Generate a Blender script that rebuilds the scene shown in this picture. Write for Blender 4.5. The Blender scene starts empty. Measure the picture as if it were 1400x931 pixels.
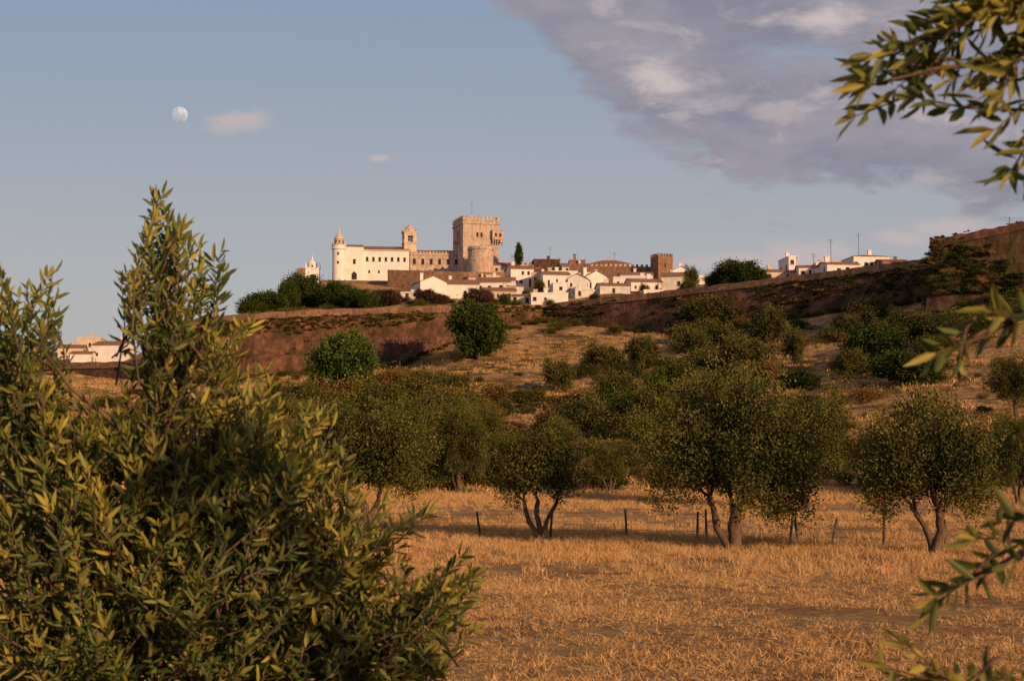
import bpy, math, random, bmesh
import numpy as np
from mathutils import Vector, Matrix
R=random.Random(7); rng=np.random.default_rng(7)
S=bpy.context.scene
S.view_settings.view_transform='Standard'; S.view_settings.look='None'; S.view_settings.exposure=0
F=1944.0; CZ=2.9; PIT=math.atan(154.5/F); cp,sp=math.cos(PIT),math.sin(PIT)
# ---- survey helpers: bearing/elevation -> world position at a given distance
def P(px,py,d):
    a=(px-700)/F; b=(465.5-py)/F
    s=d/(cp-b*sp)
    return Vector((a*s,d,CZ+s*(sp+b*cp)))
def link(o):
    S.collection.objects.link(o); return o
# ================= materials =================
def newmat(name):
    m=bpy.data.materials.new(name); m.use_nodes=True
    nt=m.node_tree; b=nt.nodes['Principled BSDF']; b.inputs['Roughness'].default_value=0.9
    b.inputs['Specular IOR Level'].default_value=0.15
    return m,nt,b
def ramp(nt,fac,stops):
    r=nt.nodes.new('ShaderNodeValToRGB'); e=r.color_ramp.elements
    while len(e)<len(stops): e.new(0.5)
    for i,(p,c) in enumerate(stops):
        e[i].position=p; e[i].color=(c[0],c[1],c[2],1) if len(c)==3 else c
    nt.links.new(fac,r.inputs[0]); return r.outputs[0]
def noise(nt,scale,detail=6,rough=0.6,coord='Object',stretch=None,dist=0.0):
    tc=nt.nodes.new('ShaderNodeTexCoord'); n=nt.nodes.new('ShaderNodeTexNoise')
    n.inputs['Scale'].default_value=scale; n.inputs['Detail'].default_value=detail; n.inputs['Roughness'].default_value=rough
    n.inputs['Distortion'].default_value=dist
    src=tc.outputs[coord]
    if stretch:
        mp=nt.nodes.new('ShaderNodeMapping'); mp.inputs['Scale'].default_value=stretch
        nt.links.new(src,mp.inputs[0]); src=mp.outputs[0]
    nt.links.new(src,n.inputs['Vector']); return n.outputs['Fac']
def mix(nt,fac,a,b,mode='MIX'):
    m=nt.nodes.new('ShaderNodeMix'); m.data_type='RGBA'; m.blend_type=mode
    for sock,v in ((m.inputs[0],fac),(m.inputs[6],a),(m.inputs[7],b)):
        if hasattr(v,'is_linked') or hasattr(v,'links'): nt.links.new(v,sock)
        elif isinstance(v,(int,float)): sock.default_value=v
        else: sock.default_value=(v[0],v[1],v[2],1)
    return m.outputs[2]
def bump(nt,b,h,strength,dist):
    bp=nt.nodes.new('ShaderNodeBump'); bp.inputs['Strength'].default_value=strength; bp.inputs['Distance'].default_value=dist
    nt.links.new(h,bp.inputs['Height']); nt.links.new(bp.outputs[0],b.inputs['Normal'])
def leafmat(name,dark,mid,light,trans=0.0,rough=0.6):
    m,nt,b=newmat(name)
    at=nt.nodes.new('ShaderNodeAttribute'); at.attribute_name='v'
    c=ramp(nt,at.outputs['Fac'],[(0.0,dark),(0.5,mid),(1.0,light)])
    if not trans:
        df=nt.nodes.new('ShaderNodeBsdfDiffuse'); nt.links.new(c,df.inputs[0]); nt.links.new(df.outputs[0],nt.nodes['Material Output'].inputs[0])
        nt.nodes.remove(b); return m
    g=nt.nodes.new('ShaderNodeNewGeometry')
    c2=mix(nt,0.35,c,(mid[0]*1.5+0.03,mid[1]*1.4+0.03,mid[2]*1.5+0.03))
    c=mix(nt,g.outputs['Backfacing'],c,c2)
    nt.links.new(c,b.inputs['Base Color']); b.inputs['Roughness'].default_value=rough
    b.inputs['Specular IOR Level'].default_value=0.25
    tr=nt.nodes.new('ShaderNodeBsdfTranslucent'); nt.links.new(c,tr.inputs[0])
    ms=nt.nodes.new('ShaderNodeMixShader'); ms.inputs[0].default_value=trans
    nt.links.new(b.outputs[0],ms.inputs[1]); nt.links.new(tr.outputs[0],ms.inputs[2])
    nt.links.new(ms.outputs[0],nt.nodes['Material Output'].inputs[0])
    return m
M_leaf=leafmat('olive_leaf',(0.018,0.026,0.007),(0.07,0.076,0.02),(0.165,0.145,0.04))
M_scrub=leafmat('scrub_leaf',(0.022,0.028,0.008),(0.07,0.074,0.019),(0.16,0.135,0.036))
M_near=leafmat('olive_leaf_lit_tips',(0.03,0.052,0.011),(0.105,0.135,0.026),(0.46,0.38,0.065),0.33,0.45)  # pale yellow end of the ramp is painted sunlight for the shoot tips
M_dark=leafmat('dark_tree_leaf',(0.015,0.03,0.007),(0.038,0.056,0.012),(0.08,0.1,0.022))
M_plum=leafmat('plum_leaf',(0.035,0.02,0.018),(0.07,0.04,0.03),(0.12,0.07,0.045))
M_dry=leafmat('dry_scrub_leaf',(0.07,0.04,0.016),(0.14,0.085,0.032),(0.26,0.17,0.06))
M_grass=leafmat('dry_grass_blade',(0.24,0.12,0.046),(0.52,0.31,0.13),(0.76,0.53,0.26))
M_weed=leafmat('weed_blade',(0.05,0.05,0.016),(0.12,0.11,0.03),(0.22,0.18,0.06))
def bark():
    m,nt,b=newmat('olive_bark'); n=noise(nt,6,6,0.7,stretch=(1,1,0.3))
    nt.links.new(ramp(nt,n,[(0.3,(0.04,0.027,0.019)),(0.7,(0.2,0.135,0.09))]),b.inputs['Base Color'])
    bump(nt,b,n,0.8,0.05); return m
M_bark=bark()
def simple(name,c1,c2,scale=3,bs=0.4,bd=0.05,rough=0.9,stretch=None,lo=0.35,hi=0.65):
    m,nt,b=newmat(name); n=noise(nt,scale,6,0.65,stretch=stretch)
    nt.links.new(ramp(nt,n,[(lo,c1),(hi,c2)]),b.inputs['Base Color']); b.inputs['Roughness'].default_value=rough
    if bs: bump(nt,b,n,bs,bd)
    return m
M_white=simple('whitewash',(0.64,0.6,0.54),(0.78,0.75,0.7),0.5,0.1,0.02)
M_white2=simple('whitewash_weathered',(0.46,0.42,0.37),(0.7,0.66,0.6),0.8,0.1,0.02)
M_cream=simple('ochre_plaster',(0.46,0.36,0.26),(0.64,0.53,0.4),0.6,0.1,0.02)
M_tile=simple('terracotta_tile',(0.13,0.07,0.045),(0.35,0.19,0.12),2.2,0.7,0.08,stretch=(3,1,1))
M_dkglass=simple('dark_opening',(0.02,0.02,0.022),(0.05,0.045,0.04),1,0)
M_wood=simple('weathered_wood',(0.05,0.035,0.028),(0.14,0.1,0.075),8,0.5,0.01)
M_metal=simple('rusty_wire',(0.1,0.08,0.07),(0.2,0.17,0.15),8,0)
M_rock=simple('limestone',(0.12,0.085,0.06),(0.3,0.23,0.16),1.2,0.9,0.15)
def stone(name,c1,c2,c3,brick=(1.6,0.7),lo=.4,hi=.62):
    m,nt,b=newmat(name)
    tc=nt.nodes.new('ShaderNodeTexCoord'); vo=nt.nodes.new('ShaderNodeTexVoronoi'); vo.inputs['Scale'].default_value=1.0
    mp=nt.nodes.new('ShaderNodeMapping'); mp.inputs['Scale'].default_value=(brick[0],brick[0],brick[1]*3)
    nt.links.new(tc.outputs['Object'],mp.inputs[0]); nt.links.new(mp.outputs[0],vo.inputs['Vector'])
    cell=ramp(nt,vo.outputs['Color'],[(0.2,c1),(0.8,c2)])
    n=noise(nt,0.22,8,0.7)
    c=mix(nt,ramp(nt,n,[(lo,(0,0,0)),(hi,(1,1,1))]),cell,c3)
    n2=noise(nt,1.3,6,0.7,stretch=(1,1,0.35))
    c=mix(nt,0.75,c,ramp(nt,n2,[(0.3,(0.35,0.33,0.3)),(0.6,(1,1,1))]),'MULTIPLY')
    nt.links.new(c,b.inputs['Base Color']); bump(nt,b,vo.outputs['Distance'],0.6,0.12); return m
M_stone=stone('marble_stone',(0.44,0.32,0.245),(0.63,0.5,0.4),(0.53,0.39,0.3))
M_brick=stone('old_rampart',(0.10,0.048,0.032),(0.2,0.1,0.065),(0.05,0.034,0.018),(1.2,.5))
M_brickd=stone('bastion_masonry',(0.07,0.038,0.025),(0.13,0.075,0.045),(0.035,0.03,0.014),(1.2,.5))
M_coping_lit=stone('rampart_coping_lit',(0.2,0.115,0.075),(0.33,0.2,0.13),(0.15,0.09,0.055))  # paler than the wall face: the lit top edge is put into the colour
M_brick2=stone('brick_stone',(0.22,0.12,0.075),(0.36,0.22,0.14),(0.24,0.145,0.09))
def groundmat():
    m,nt,b=newmat('ground')
    fine=noise(nt,3.0,9,0.8); med=noise(nt,0.35,6,0.65); big=noise(nt,0.045,4,0.6)
    soil=ramp(nt,fine,[(0.32,(0.14,0.068,0.035)),(0.5,(0.39,0.215,0.11)),(0.66,(0.64,0.43,0.235))])
    straw=ramp(nt,fine,[(0.34,(0.23,0.13,0.06)),(0.6,(0.62,0.43,0.215))])
    c=mix(nt,ramp(nt,med,[(0.42,(0,0,0)),(0.58,(1,1,1))]),soil,straw)
    n3=noise(nt,0.9,8,0.75)
    hill=ramp(nt,n3,[(0.3,(0.17,0.09,0.042)),(0.5,(0.42,0.25,0.115)),(0.75,(0.66,0.48,0.25))])
    scrub=ramp(nt,n3,[(0.3,(0.06,0.04,0.016)),(0.7,(0.22,0.14,0.06))])
    hill=mix(nt,ramp(nt,big,[(0.5,(0,0,0)),(0.6,(1,1,1))]),hill,scrub)
    tc=nt.nodes.new('ShaderNodeTexCoord'); sx=nt.nodes.new('ShaderNodeSeparateXYZ'); nt.links.new(tc.outputs['Object'],sx.inputs[0])
    mr=nt.nodes.new('ShaderNodeMapRange'); mr.inputs[1].default_value=82; mr.inputs[2].default_value=105
    nt.links.new(sx.outputs['Y'],mr.inputs[0])
    c=mix(nt,mr.outputs[0],c,hill)
    nt.links.new(c,b.inputs['Base Color']); b.inputs['Roughness'].default_value=1
    b.inputs['Specular IOR Level'].default_value=0
    bump(nt,b,fine,1.0,0.3); return m
M_ground=groundmat()
# ================= mesh helpers =================
def mesh_np(name,verts,quads,tris=None,v=None,mats=(),midx=None):
    me=bpy.data.meshes.new(name); nv=len(verts); nq=len(quads) if quads is not None else 0; ntr=len(tris) if tris is not None else 0
    me.vertices.add(nv); me.vertices.foreach_set('co',np.asarray(verts,np.float32).ravel())
    li=[];
    if nq: li.append(np.asarray(quads,np.int32).ravel())
    if ntr: li.append(np.asarray(tris,np.int32).ravel())
    if li:
        li=np.concatenate(li); me.loops.add(len(li)); me.loops.foreach_set('vertex_index',li)
        st=np.concatenate([np.arange(nq)*4,nq*4+np.arange(ntr)*3]).astype(np.int32)
        me.polygons.add(nq+ntr); me.polygons.foreach_set('loop_start',st)
        if midx is not None: me.polygons.foreach_set('material_index',np.asarray(midx,np.int32))
    if v is not None:
        a=me.attributes.new('v','FLOAT','POINT'); a.data.foreach_set('value',np.asarray(v,np.float32))
    for m in mats: me.materials.append(m)
    me.update(calc_edges=True); me.validate(); return me
def unit(a): return a/(np.linalg.norm(a,axis=-1,keepdims=True)+1e-9)
def leaves(p,t,L,W,fold=False):
    n=len(p); t=unit(t); r=unit(rng.normal(size=(n,3))); s=unit(np.cross(t,r)); nn=np.cross(t,s)
    L=L[:,None]; W=W[:,None]
    if not fold:
        V=np.stack([p,p+t*L*0.5+s*W+nn*L*0.06,p+t*L,p+t*L*0.5-s*W+nn*L*0.06],1).reshape(-1,3)
        return V,np.arange(n*4).reshape(n,4),4
    V=np.stack([p,p+t*L*.3+s*W+nn*W*.5,p+t*L*.7+s*W*.8+nn*W*.4,p+t*L-nn*L*.05,p+t*L*.7-s*W*.8+nn*W*.4,p+t*L*.3-s*W+nn*W*.5],1).reshape(-1,3)
    i=np.arange(n)[:,None]*6
    q=np.concatenate([i+np.array([[0,3,2,1]]),i+np.array([[0,5,4,3]])],0)
    return V,q,6
class Tubes:
    def __init__(s): s.v=[]; s.q=[]
    def add(s,pts,rad,n=6):
        base=len(s.v); pts=[Vector(p) for p in pts]
        for i,p in enumerate(pts):
            d=(pts[min(i+1,len(pts)-1)]-pts[max(i-1,0)]).normalized()
            a=d.orthogonal().normalized() if i==0 else (a-d*a.dot(d)).normalized()
            b=d.cross(a)
            for k in range(n):
                th=2*math.pi*k/n; s.v.append(p+(a*math.cos(th)+b*math.sin(th))*rad[i])
        for i in range(len(pts)-1):
            for k in range(n):
                k2=(k+1)%n; s.q.append((base+i*n+k,base+i*n+k2,base+(i+1)*n+k2,base+(i+1)*n+k))
    def limb(s,a,b,r0,r1,n=6,seg=5,wob=0.12,rise=0.0):
        a=Vector(a);b=Vector(b); L=(b-a).length; pts=[];rad=[]
        for i in range(seg+1):
            t=i/seg; p=a.lerp(b,t); w=math.sin(math.pi*t)*L*wob
            p=p+Vector((R.uniform(-w,w),R.uniform(-w,w),R.uniform(-w,w)*.5+rise*math.sin(math.pi*t)*L))
            pts.append(p); rad.append(r0+(r1-r0)*t)
        s.add(pts,rad,n); return pts
def kmeans(X,k,it=6):
    k=min(k,len(X)); c=X[rng.choice(len(X),k,replace=False)]
    for _ in range(it):
        l=((X[:,None]-c[None])**2).sum(-1).argmin(1)
        for j in range(k):
            if (l==j).any(): c[j]=X[l==j].mean(0)
    return c,l
def autolobes(c,r,n,big=0.45,rough=0.0):
    out=[(c[0],c[1],c[2],r[0]*.58,r[1]*.58,r[2]*.58)]
    for i in range(n):
        z=-0.78+1.68*(i+.5)/n; th=i*2.399+R.uniform(-.5,.5); q=math.sqrt(max(0,1-min(1,z*z)))
        k=R.uniform(.5-rough*.3,.72+rough*.25); g=R.uniform(big*(.7-rough*.3),big*1.2)
        out.append((c[0]+r[0]*k*q*math.cos(th),c[1]+r[1]*k*q*math.sin(th),c[2]+r[2]*k*z,r[0]*g,r[1]*g,r[2]*g*R.uniform(.85,1.15)))
    return out
def tree_mesh(name,lobes,nclump,nleaf,L,W,trunks,lm,sig=0.2,twigs=True,limbs=6,gap=0.25,upw=0.5,lv=.1,strag=0):
    lob=np.array(lobes); vol=(lob[:,3]*lob[:,4]*lob[:,5])**0.75; pr=vol/vol.sum()
    idx=rng.choice(len(lob),nclump,p=pr); d=unit(rng.normal(size=(nclump,3))); rr=rng.uniform(gap,1,nclump)**0.55
    rr=np.where(rng.random(nclump)<strag,rr*rng.uniform(1.1,1.4,nclump),rr)
    C=lob[idx,:3]+d*rr[:,None]*lob[idx,3:]
    ph=rng.uniform(0,6,3); g=np.sin(C[:,0]*2.3+ph[0])+np.sin(C[:,1]*2.1+ph[1])+np.sin(C[:,2]*2.9+ph[2])
    C=C[(g>-1.6)|(rng.random(len(C))<.3)]; nclump=len(C)
    n=nclump*nleaf; ci=np.repeat(np.arange(nclump),nleaf)
    cen=lob[:,:3].mean(0)
    ax=unit(unit(C-cen)+rng.normal(0,.5,C.shape)+np.array([0,0,.35]))
    sg=sig*rng.uniform(.6,1.3,nclump)[ci][:,None]
    p=C[ci]+rng.normal(size=(n,3))*sg*.75+ax[ci]*rng.normal(0,1,(n,1))*sg*1.1
    t=ax[ci]*0.7+rng.normal(size=(n,3))*.75+np.array([0,0,upw*.5])
    V,Q,k=leaves(p,t,L*rng.uniform(.7,1.3,n),W*rng.uniform(.7,1.3,n))
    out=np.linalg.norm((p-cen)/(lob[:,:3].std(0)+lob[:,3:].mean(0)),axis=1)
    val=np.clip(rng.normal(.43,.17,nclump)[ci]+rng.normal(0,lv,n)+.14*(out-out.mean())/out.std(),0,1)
    T=Tubes(); forks=[]
    for tr in trunks:
        pts=[Vector(q[:3]) for q in tr]; T.add(pts,[q[3] for q in tr],9); forks.append((pts[-1],tr[-1][3]))
    if twigs:
        c1,l1=kmeans(C,limbs)
        for j in range(len(c1)):
            X=C[l1==j]
            if len(X)<2: continue
            f,fr=min(forks,key=lambda q:(q[0]-Vector(c1[j])).length)
            tgt=f.lerp(Vector(c1[j]),.75); r1=fr*.7
            pts=T.limb(f,tgt,r1,r1*.5,7,6,.08)
            c2,l2=kmeans(X,5)
            for m in range(len(c2)):
                Y=X[l2==m]
                if len(Y)==0: continue
                p2=T.limb(pts[R.randint(3,6)],c2[m],r1*.42,r1*.18,5,4,.08)
                for y in Y[:10]: T.limb(p2[R.randint(2,4)],y,r1*.15,.006,3,3,.08)
    tv=np.array([tuple(q) for q in T.v]).reshape(-1,3); tq=np.array(T.q,int).reshape(-1,4)
    A=np.concatenate([V,tv]); B=np.concatenate([Q,tq+len(V)])
    mi=np.concatenate([np.zeros(len(Q),int),np.ones(len(tq),int)])
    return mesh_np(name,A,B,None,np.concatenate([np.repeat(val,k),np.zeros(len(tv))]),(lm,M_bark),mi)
def obj(name,me,loc=(0,0,0),rz=0,sc=1):
    o=bpy.data.objects.new(name,me); o.location=loc; o.rotation_euler[2]=rz
    o.scale=(sc,sc,sc) if not hasattr(sc,'__len__') else sc
    return link(o)
# ================= terrain =================
cols={
 -500:[(150,600),(200,565),(250,540),(290,525),(305,514),(309,506),(340,503),(400,510),(440,520)],
 60:[(150,600),(200,565),(250,540),(285,522),(300,512),(304,500),(340,497),(400,505),(440,515)],
 165:[(150,600),(190,570),(230,548),(270,528),(290,515),(294,500),(330,497),(400,505),(440,515)],
 262:[(140,605),(180,575),(220,550),(262,528),(275,521),(279,445),(320,444),(400,444),(440,450)],
 350:[(140,610),(180,575),(220,550),(262,526),(273,520),(277,440),(320,436),(400,430),(440,440)],
 440:[(135,615),(175,575),(215,548),(260,520),(277,512),(281,436),(340,425),(395,387),(440,392)],
 550:[(130,620),(170,578),(210,550),(262,512),(282,500),(286,430),(335,418),(390,389),(440,384)],
 650:[(130,618),(170,580),(210,545),(255,500),(291,456),(295,427),(345,412),(392,386),(440,378)],
 745:[(130,612),(170,575),(210,540),(260,490),(300,440),(304,425),(340,416),(400,388),(440,380)],
 900:[(120,615),(160,575),(200,530),(245,485),(283,450),(287,410),(340,402),(400,382),(440,384)],
 1000:[(115,620),(155,572),(195,525),(235,480),(272,444),(276,398),(340,394),(400,388),(440,392)],
 1100:[(110,625),(150,570),(190,520),(230,468),(263,434),(267,386),(320,382),(400,385),(440,390)],
 1270:[(105,630),(140,562),(175,508),(210,455),(245,410),(249,364),(320,364),(400,375),(440,380)],
 1400:[(105,625),(135,560),(160,510),(190,448),(221,402),(226,330),(300,335),(400,370),(440,380)],
 1900:[(105,625),(135,560),(160,510),(190,448),(218,395),(223,310),(300,335),(400,370),(440,380)]}
ck=sorted(cols); cu=np.array([(k-700)/F/cp for k in ck])
CD=np.array([[q[0] for q in cols[k]] for k in ck],float); CZc=np.array([[P(k,q[1],q[0]).z for q in cols[k]] for k in ck])
CD[:,4]+=1.2; CD[:,5]-=.9
NU=700; US=np.linspace(-0.75,0.75,NU); DS=np.arange(0,760,.5)
TB=np.zeros((NU,len(DS)))
for i,u in enumerate(US):
    dk=[np.interp(u,cu,CD[:,j]) for j in range(CD.shape[1])]; zk=[np.interp(u,cu,CZc[:,j]) for j in range(CD.shape[1])]
    TB[i]=np.interp(DS,[0,88]+dk+[750],[0,0]+zk+[0])
def blur(a,ax,s):
    k=np.exp(-.5*(np.arange(-3*s,3*s+1)/s)**2); k/=k.sum(); 
    return np.apply_along_axis(lambda m:np.convolve(np.pad(m,3*s,mode='edge'),k,'valid'),ax,a)
TB=blur(TB,0,2)
def vn(x,y):
    return (np.sin(x*.13+y*.07)+np.sin(x*.05-y*.11+2)+np.sin(x*.31+y*.27+1)*.4+np.sin(x*.53-y*.41)*.25)
def Hh(x,y):
    x=np.asarray(x,float); y=np.asarray(y,float)
    u=np.clip(x/np.maximum(y,60),-.75,.75); fi=(u+.75)/1.5*(NU-1); di=np.clip(y*2,0,1517.9)
    i0=np.clip(fi.astype(int),0,NU-2); j0=di.astype(int); fu=fi-i0; fd=di-j0
    z=(TB[i0,j0]*(1-fu)*(1-fd)+TB[i0+1,j0]*fu*(1-fd)+TB[i0,j0+1]*(1-fu)*fd+TB[i0+1,j0+1]*fu*fd)
    z=z+vn(x,y)*.3*np.clip((y-88)/30,0,1)*np.clip((700-y)/100,0,1)
    z=z+0.03*np.sin(x*1.3+y*.5)+.03*np.sin(y*.9-x*.4)
    z=z+1.25*np.clip((15-y)/9,0,1)**1.3
    return z
def H(x,y): return float(Hh(x,y))
def hit(px,py,d0=16,d1=430):
    for d in np.arange(d0,d1,1.0):
        p=P(px,py,d)
        if p.z<=H(p.x,p.y): return Vector((p.x,p.y,H(p.x,p.y)))
    return None
ys=np.concatenate([np.arange(-60,16,2),np.arange(16,110,1.0),np.arange(110,218,1.5),np.arange(218,312,.8),np.arange(312,460,4),np.geomspace(460,9000,40)])
ss=np.linspace(-.78,.78,300)
YY,SS=np.meshgrid(ys,ss,indexing='ij'); XX=SS*(np.maximum(YY,0)+60)
ZZ=Hh(XX,YY); n0,n1=YY.shape
gi=np.arange(n0*n1).reshape(n0,n1)
GQ=np.stack([gi[:-1,:-1],gi[:-1,1:],gi[1:,1:],gi[1:,:-1]],-1).reshape(-1,4)
me=mesh_np('ground',np.stack([XX,YY,ZZ],-1).reshape(-1,3),GQ,None,None,(M_ground,))
me.polygons.foreach_set('use_smooth',np.ones(len(GQ),bool))
obj('ground',me)
# ================= scatter through geometry nodes =================
def scatter(name,pts,rots,scl,protos):
    coll=bpy.data.collections.new(name+'_kinds')
    for o in protos: coll.objects.link(o)
    n=len(pts); me=bpy.data.meshes.new(name); me.vertices.add(n); me.vertices.foreach_set('co',np.asarray(pts,np.float32).ravel())
    a=me.attributes.new('rot','FLOAT_VECTOR','POINT'); a.data.foreach_set('vector',np.asarray(rots,np.float32).ravel())
    a=me.attributes.new('scl','FLOAT_VECTOR','POINT'); s=np.asarray(scl,np.float32)
    if s.ndim==1: s=np.repeat(s[:,None],3,1)
    a.data.foreach_set('vector',s.ravel())
    a=me.attributes.new('idx','INT','POINT'); a.data.foreach_set('value',rng.integers(0,len(protos),n).astype(np.int32))
    o=link(bpy.data.objects.new(name,me))
    g=bpy.data.node_groups.new(name,'GeometryNodeTree')
    g.interface.new_socket('Geometry',in_out='INPUT',socket_type='NodeSocketGeometry'); g.interface.new_socket('Geometry',in_out='OUTPUT',socket_type='NodeSocketGeometry')
    N=g.nodes; gin=N.new('NodeGroupInput'); go=N.new('NodeGroupOutput')
    ci=N.new('GeometryNodeCollectionInfo'); ci.inputs['Collection'].default_value=coll; ci.inputs['Separate Children'].default_value=True; ci.inputs['Reset Children'].default_value=True
    ip=N.new('GeometryNodeInstanceOnPoints'); ip.inputs['Pick Instance'].default_value=True
    def na(nm,ty):
        q=N.new('GeometryNodeInputNamedAttribute'); q.data_type=ty; q.inputs['Name'].default_value=nm; return q.outputs[0]
    er=N.new('FunctionNodeEulerToRotation'); g.links.new(na('rot','FLOAT_VECTOR'),er.inputs[0])
    g.links.new(gin.outputs[0],ip.inputs['Points']); g.links.new(ci.outputs[0],ip.inputs['Instance'])
    g.links.new(er.outputs[0],ip.inputs['Rotation']); g.links.new(na('scl','FLOAT_VECTOR'),ip.inputs['Scale']); g.links.new(na('idx','INT'),ip.inputs['Instance Index'])
    g.links.new(ip.outputs[0],go.inputs[0])
    md=o.modifiers.new('scatter','NODES'); md.node_group=g; return o
def zrot(n): return np.stack([np.zeros(n),np.zeros(n),rng.uniform(0,6.28,n)],1)
def tuft(name,n,r,h,w,mat,lean=.5):
    a=rng.uniform(0,6.283,n); q=r*np.sqrt(rng.random(n)); p=np.stack([q*np.cos(a),q*np.sin(a),np.full(n,-.02)],1)
    d=np.stack([rng.normal(0,lean,n),rng.normal(0,lean,n),np.ones(n)],1); d=unit(d); hh=h*rng.uniform(.4,1.2,n)[:,None]
    s=unit(np.cross(d,unit(rng.normal(size=(n,3)))))*w
    bend=np.stack([rng.normal(0,.25,n),rng.normal(0,.25,n),-.1*np.ones(n)],1)*hh
    V=np.stack([p-s,p+s,p+d*hh*.55+s*.8,p+d*hh*.55-s*.8,p+d*hh+bend+s*.25,p+d*hh+bend-s*.25],1).reshape(-1,3)
    i=np.arange(n)[:,None]*6
    Q=np.concatenate([i+np.array([[0,1,2,3]]),i+np.array([[3,2,4,5]])],0)
    v=np.repeat(np.clip(rng.normal(.5,.25,n),0,1),6)
    return bpy.data.objects.new(name,mesh_np(name,V,Q,None,v,(mat,)))
def field_pts(n,y0,y1,pad=.04):
    y=np.sqrt(rng.uniform(y0*y0,y1*y1,n)); x=rng.uniform(-.37-pad,.37+pad,n)*y
    return x,y
short=[tuft('short_tuft_%d'%i,45,.22,.07+.018*i,.0035,M_grass,.8) for i in range(5)]
x,y=field_pts(15000,15,45)
k=(.55*vn(x*4,y*4)+.6*vn(x*9+3,y*9)+rng.normal(0,.7,len(x)))>-.5; x,y=x[k],y[k]
n=len(x); scatter('dry_stubble_grass',np.stack([x,y,Hh(x,y)],1),zrot(n),rng.uniform(.5,1.5,n),short)
tall=[tuft('tall_tuft_%d'%i,50,.28,.32,.0065,M_grass,.35) for i in range(4)]
x,y=field_pts(15000,34,92)
c=np.exp(-((y-43)/6)**2)*1.3+np.exp(-((y-88)/5)**2)*1.6
k=(vn(x*2.2,y*2.2)*.35+rng.normal(0,.4,len(x))+c)>.28; x,y=x[k],y[k]
n=len(x); sc=rng.uniform(.5,1.1,n)*(1+.8*np.exp(-((y-88)/5)**2))
scatter('tall_dry_grass',np.stack([x,y,Hh(x,y)],1),zrot(n),sc,tall)
hillg=[tuft('hill_tuft_%d'%i,50,.9,.6,.03,M_grass if i<3 else M_weed,.5) for i in range(4)]
x,y=field_pts(13000,90,300,.02)
z=Hh(x,y); wd=np.interp(x/y,cu,CD[:,4])
k=(y<wd-4)&((vn(x*1.1,y*1.1)*.5+rng.normal(0,.5,len(x)))>-.15); x,y,z=x[k],y[k],z[k]; n=len(x)
scatter('hillside_grass',np.stack([x,y,z],1),zrot(n),rng.uniform(.4,1.2,n),hillg)
# ================= shrubs =================
def shrub_obj(name,mat,w=2.0,h=1.6,L=.17,W=.055,nc=220):
    lo=autolobes((0,0,h*.55),(w,w,h*.62),8,.5,.6)
    return bpy.data.objects.new(name,tree_mesh(name,lo,nc,16,L,W,[[(0,0,-.5,.1),(0,0,h*.4,.07)]],mat,.24,False,strag=.1))
kinds=[shrub_obj('scrub_%d'%i,[M_scrub,M_scrub,M_dark,M_scrub,M_dry,M_scrub,M_dark,M_dry][i]) for i in range(8)]
pts=[];sc=[]
def addshrubs(px0,px1,py0,py1,n,s0,s1):
    for _ in range(n):
        p=hit(R.uniform(px0,px1),R.uniform(py0,py1))
        if p: pts.append(tuple(p)); s=R.uniform(s0,s1); sc.append((s*R.uniform(.75,1.5),s*R.uniform(.75,1.4),s*R.uniform(.65,1.35)))
addshrubs(330,640,575,672,95,.5,1.2)
addshrubs(640,900,585,645,44,.5,1.1)
addshrubs(640,1420,640,674,60,.35,.8)
addshrubs(900,1150,600,640,24,.5,1.0)
addshrubs(1150,1420,615,640,14,.4,.8)
addshrubs(-60,420,540,660,70,.7,1.4)
addshrubs(560,800,548,600,30,.4,1.3)
addshrubs(380,640,525,590,60,.9,1.6)
addshrubs(780,980,500,600,54,.5,1.5)
addshrubs(900,1060,455,540,36,.5,1.7)
addshrubs(1140,1290,445,520,28,.5,1.4)
addshrubs(1040,1200,548,600,12,.5,1.0)
addshrubs(1270,1420,400,440,22,.5,1.1)
addshrubs(740,1100,440,462,26,.4,1.0)
addshrubs(330,560,508,530,14,.4,1.0)
addshrubs(560,1400,450,600,70,.15,.45)
for _ in range(90):
    px=R.uniform(300,720); d=R.uniform(290,345); p=P(px,430,d); pts.append((p.x,p.y,H(p.x,p.y)-.2)); s=R.uniform(.4,.9); sc.append((s*1.3,s,s))
n=len(pts); scatter('hillside_scrub',np.array(pts),zrot(n),np.array(sc),kinds)
# rock outcrops
rv=[];rf=[]
for px,py,s in ((735,529,1.5),(722,531,1.0),(752,532,.9),(1120,449,1.3),(1135,452,1.0),(1100,455,.8),(1165,478,.9),(905,470,.9),(590,540,.9),(1330,520,.7),(1350,525,.6)):
    p=hit(px,py); bm=bmesh.new(); bmesh.ops.create_icosphere(bm,subdivisions=3,radius=1); b0=len(rv); a=R.uniform(0,6)
    for v in bm.verts:
        c=v.co; k=1+.3*math.sin(c.x*4+a)*math.sin(c.y*5+a)+.2*math.sin(c.z*9+c.x*7)+R.uniform(-.08,.08)
        rv.append((p.x+c.x*k*s*1.7,p.y+c.y*k*s,p.z+c.z*k*s*.5))
    for f in bm.faces: rf.append(tuple(b0+v.index for v in f.verts))
    bm.free()
me=bpy.data.meshes.new('rock_outcrop'); me.from_pydata(rv,[],rf); me.materials.append(M_rock); obj('rock_outcrop',me)
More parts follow.
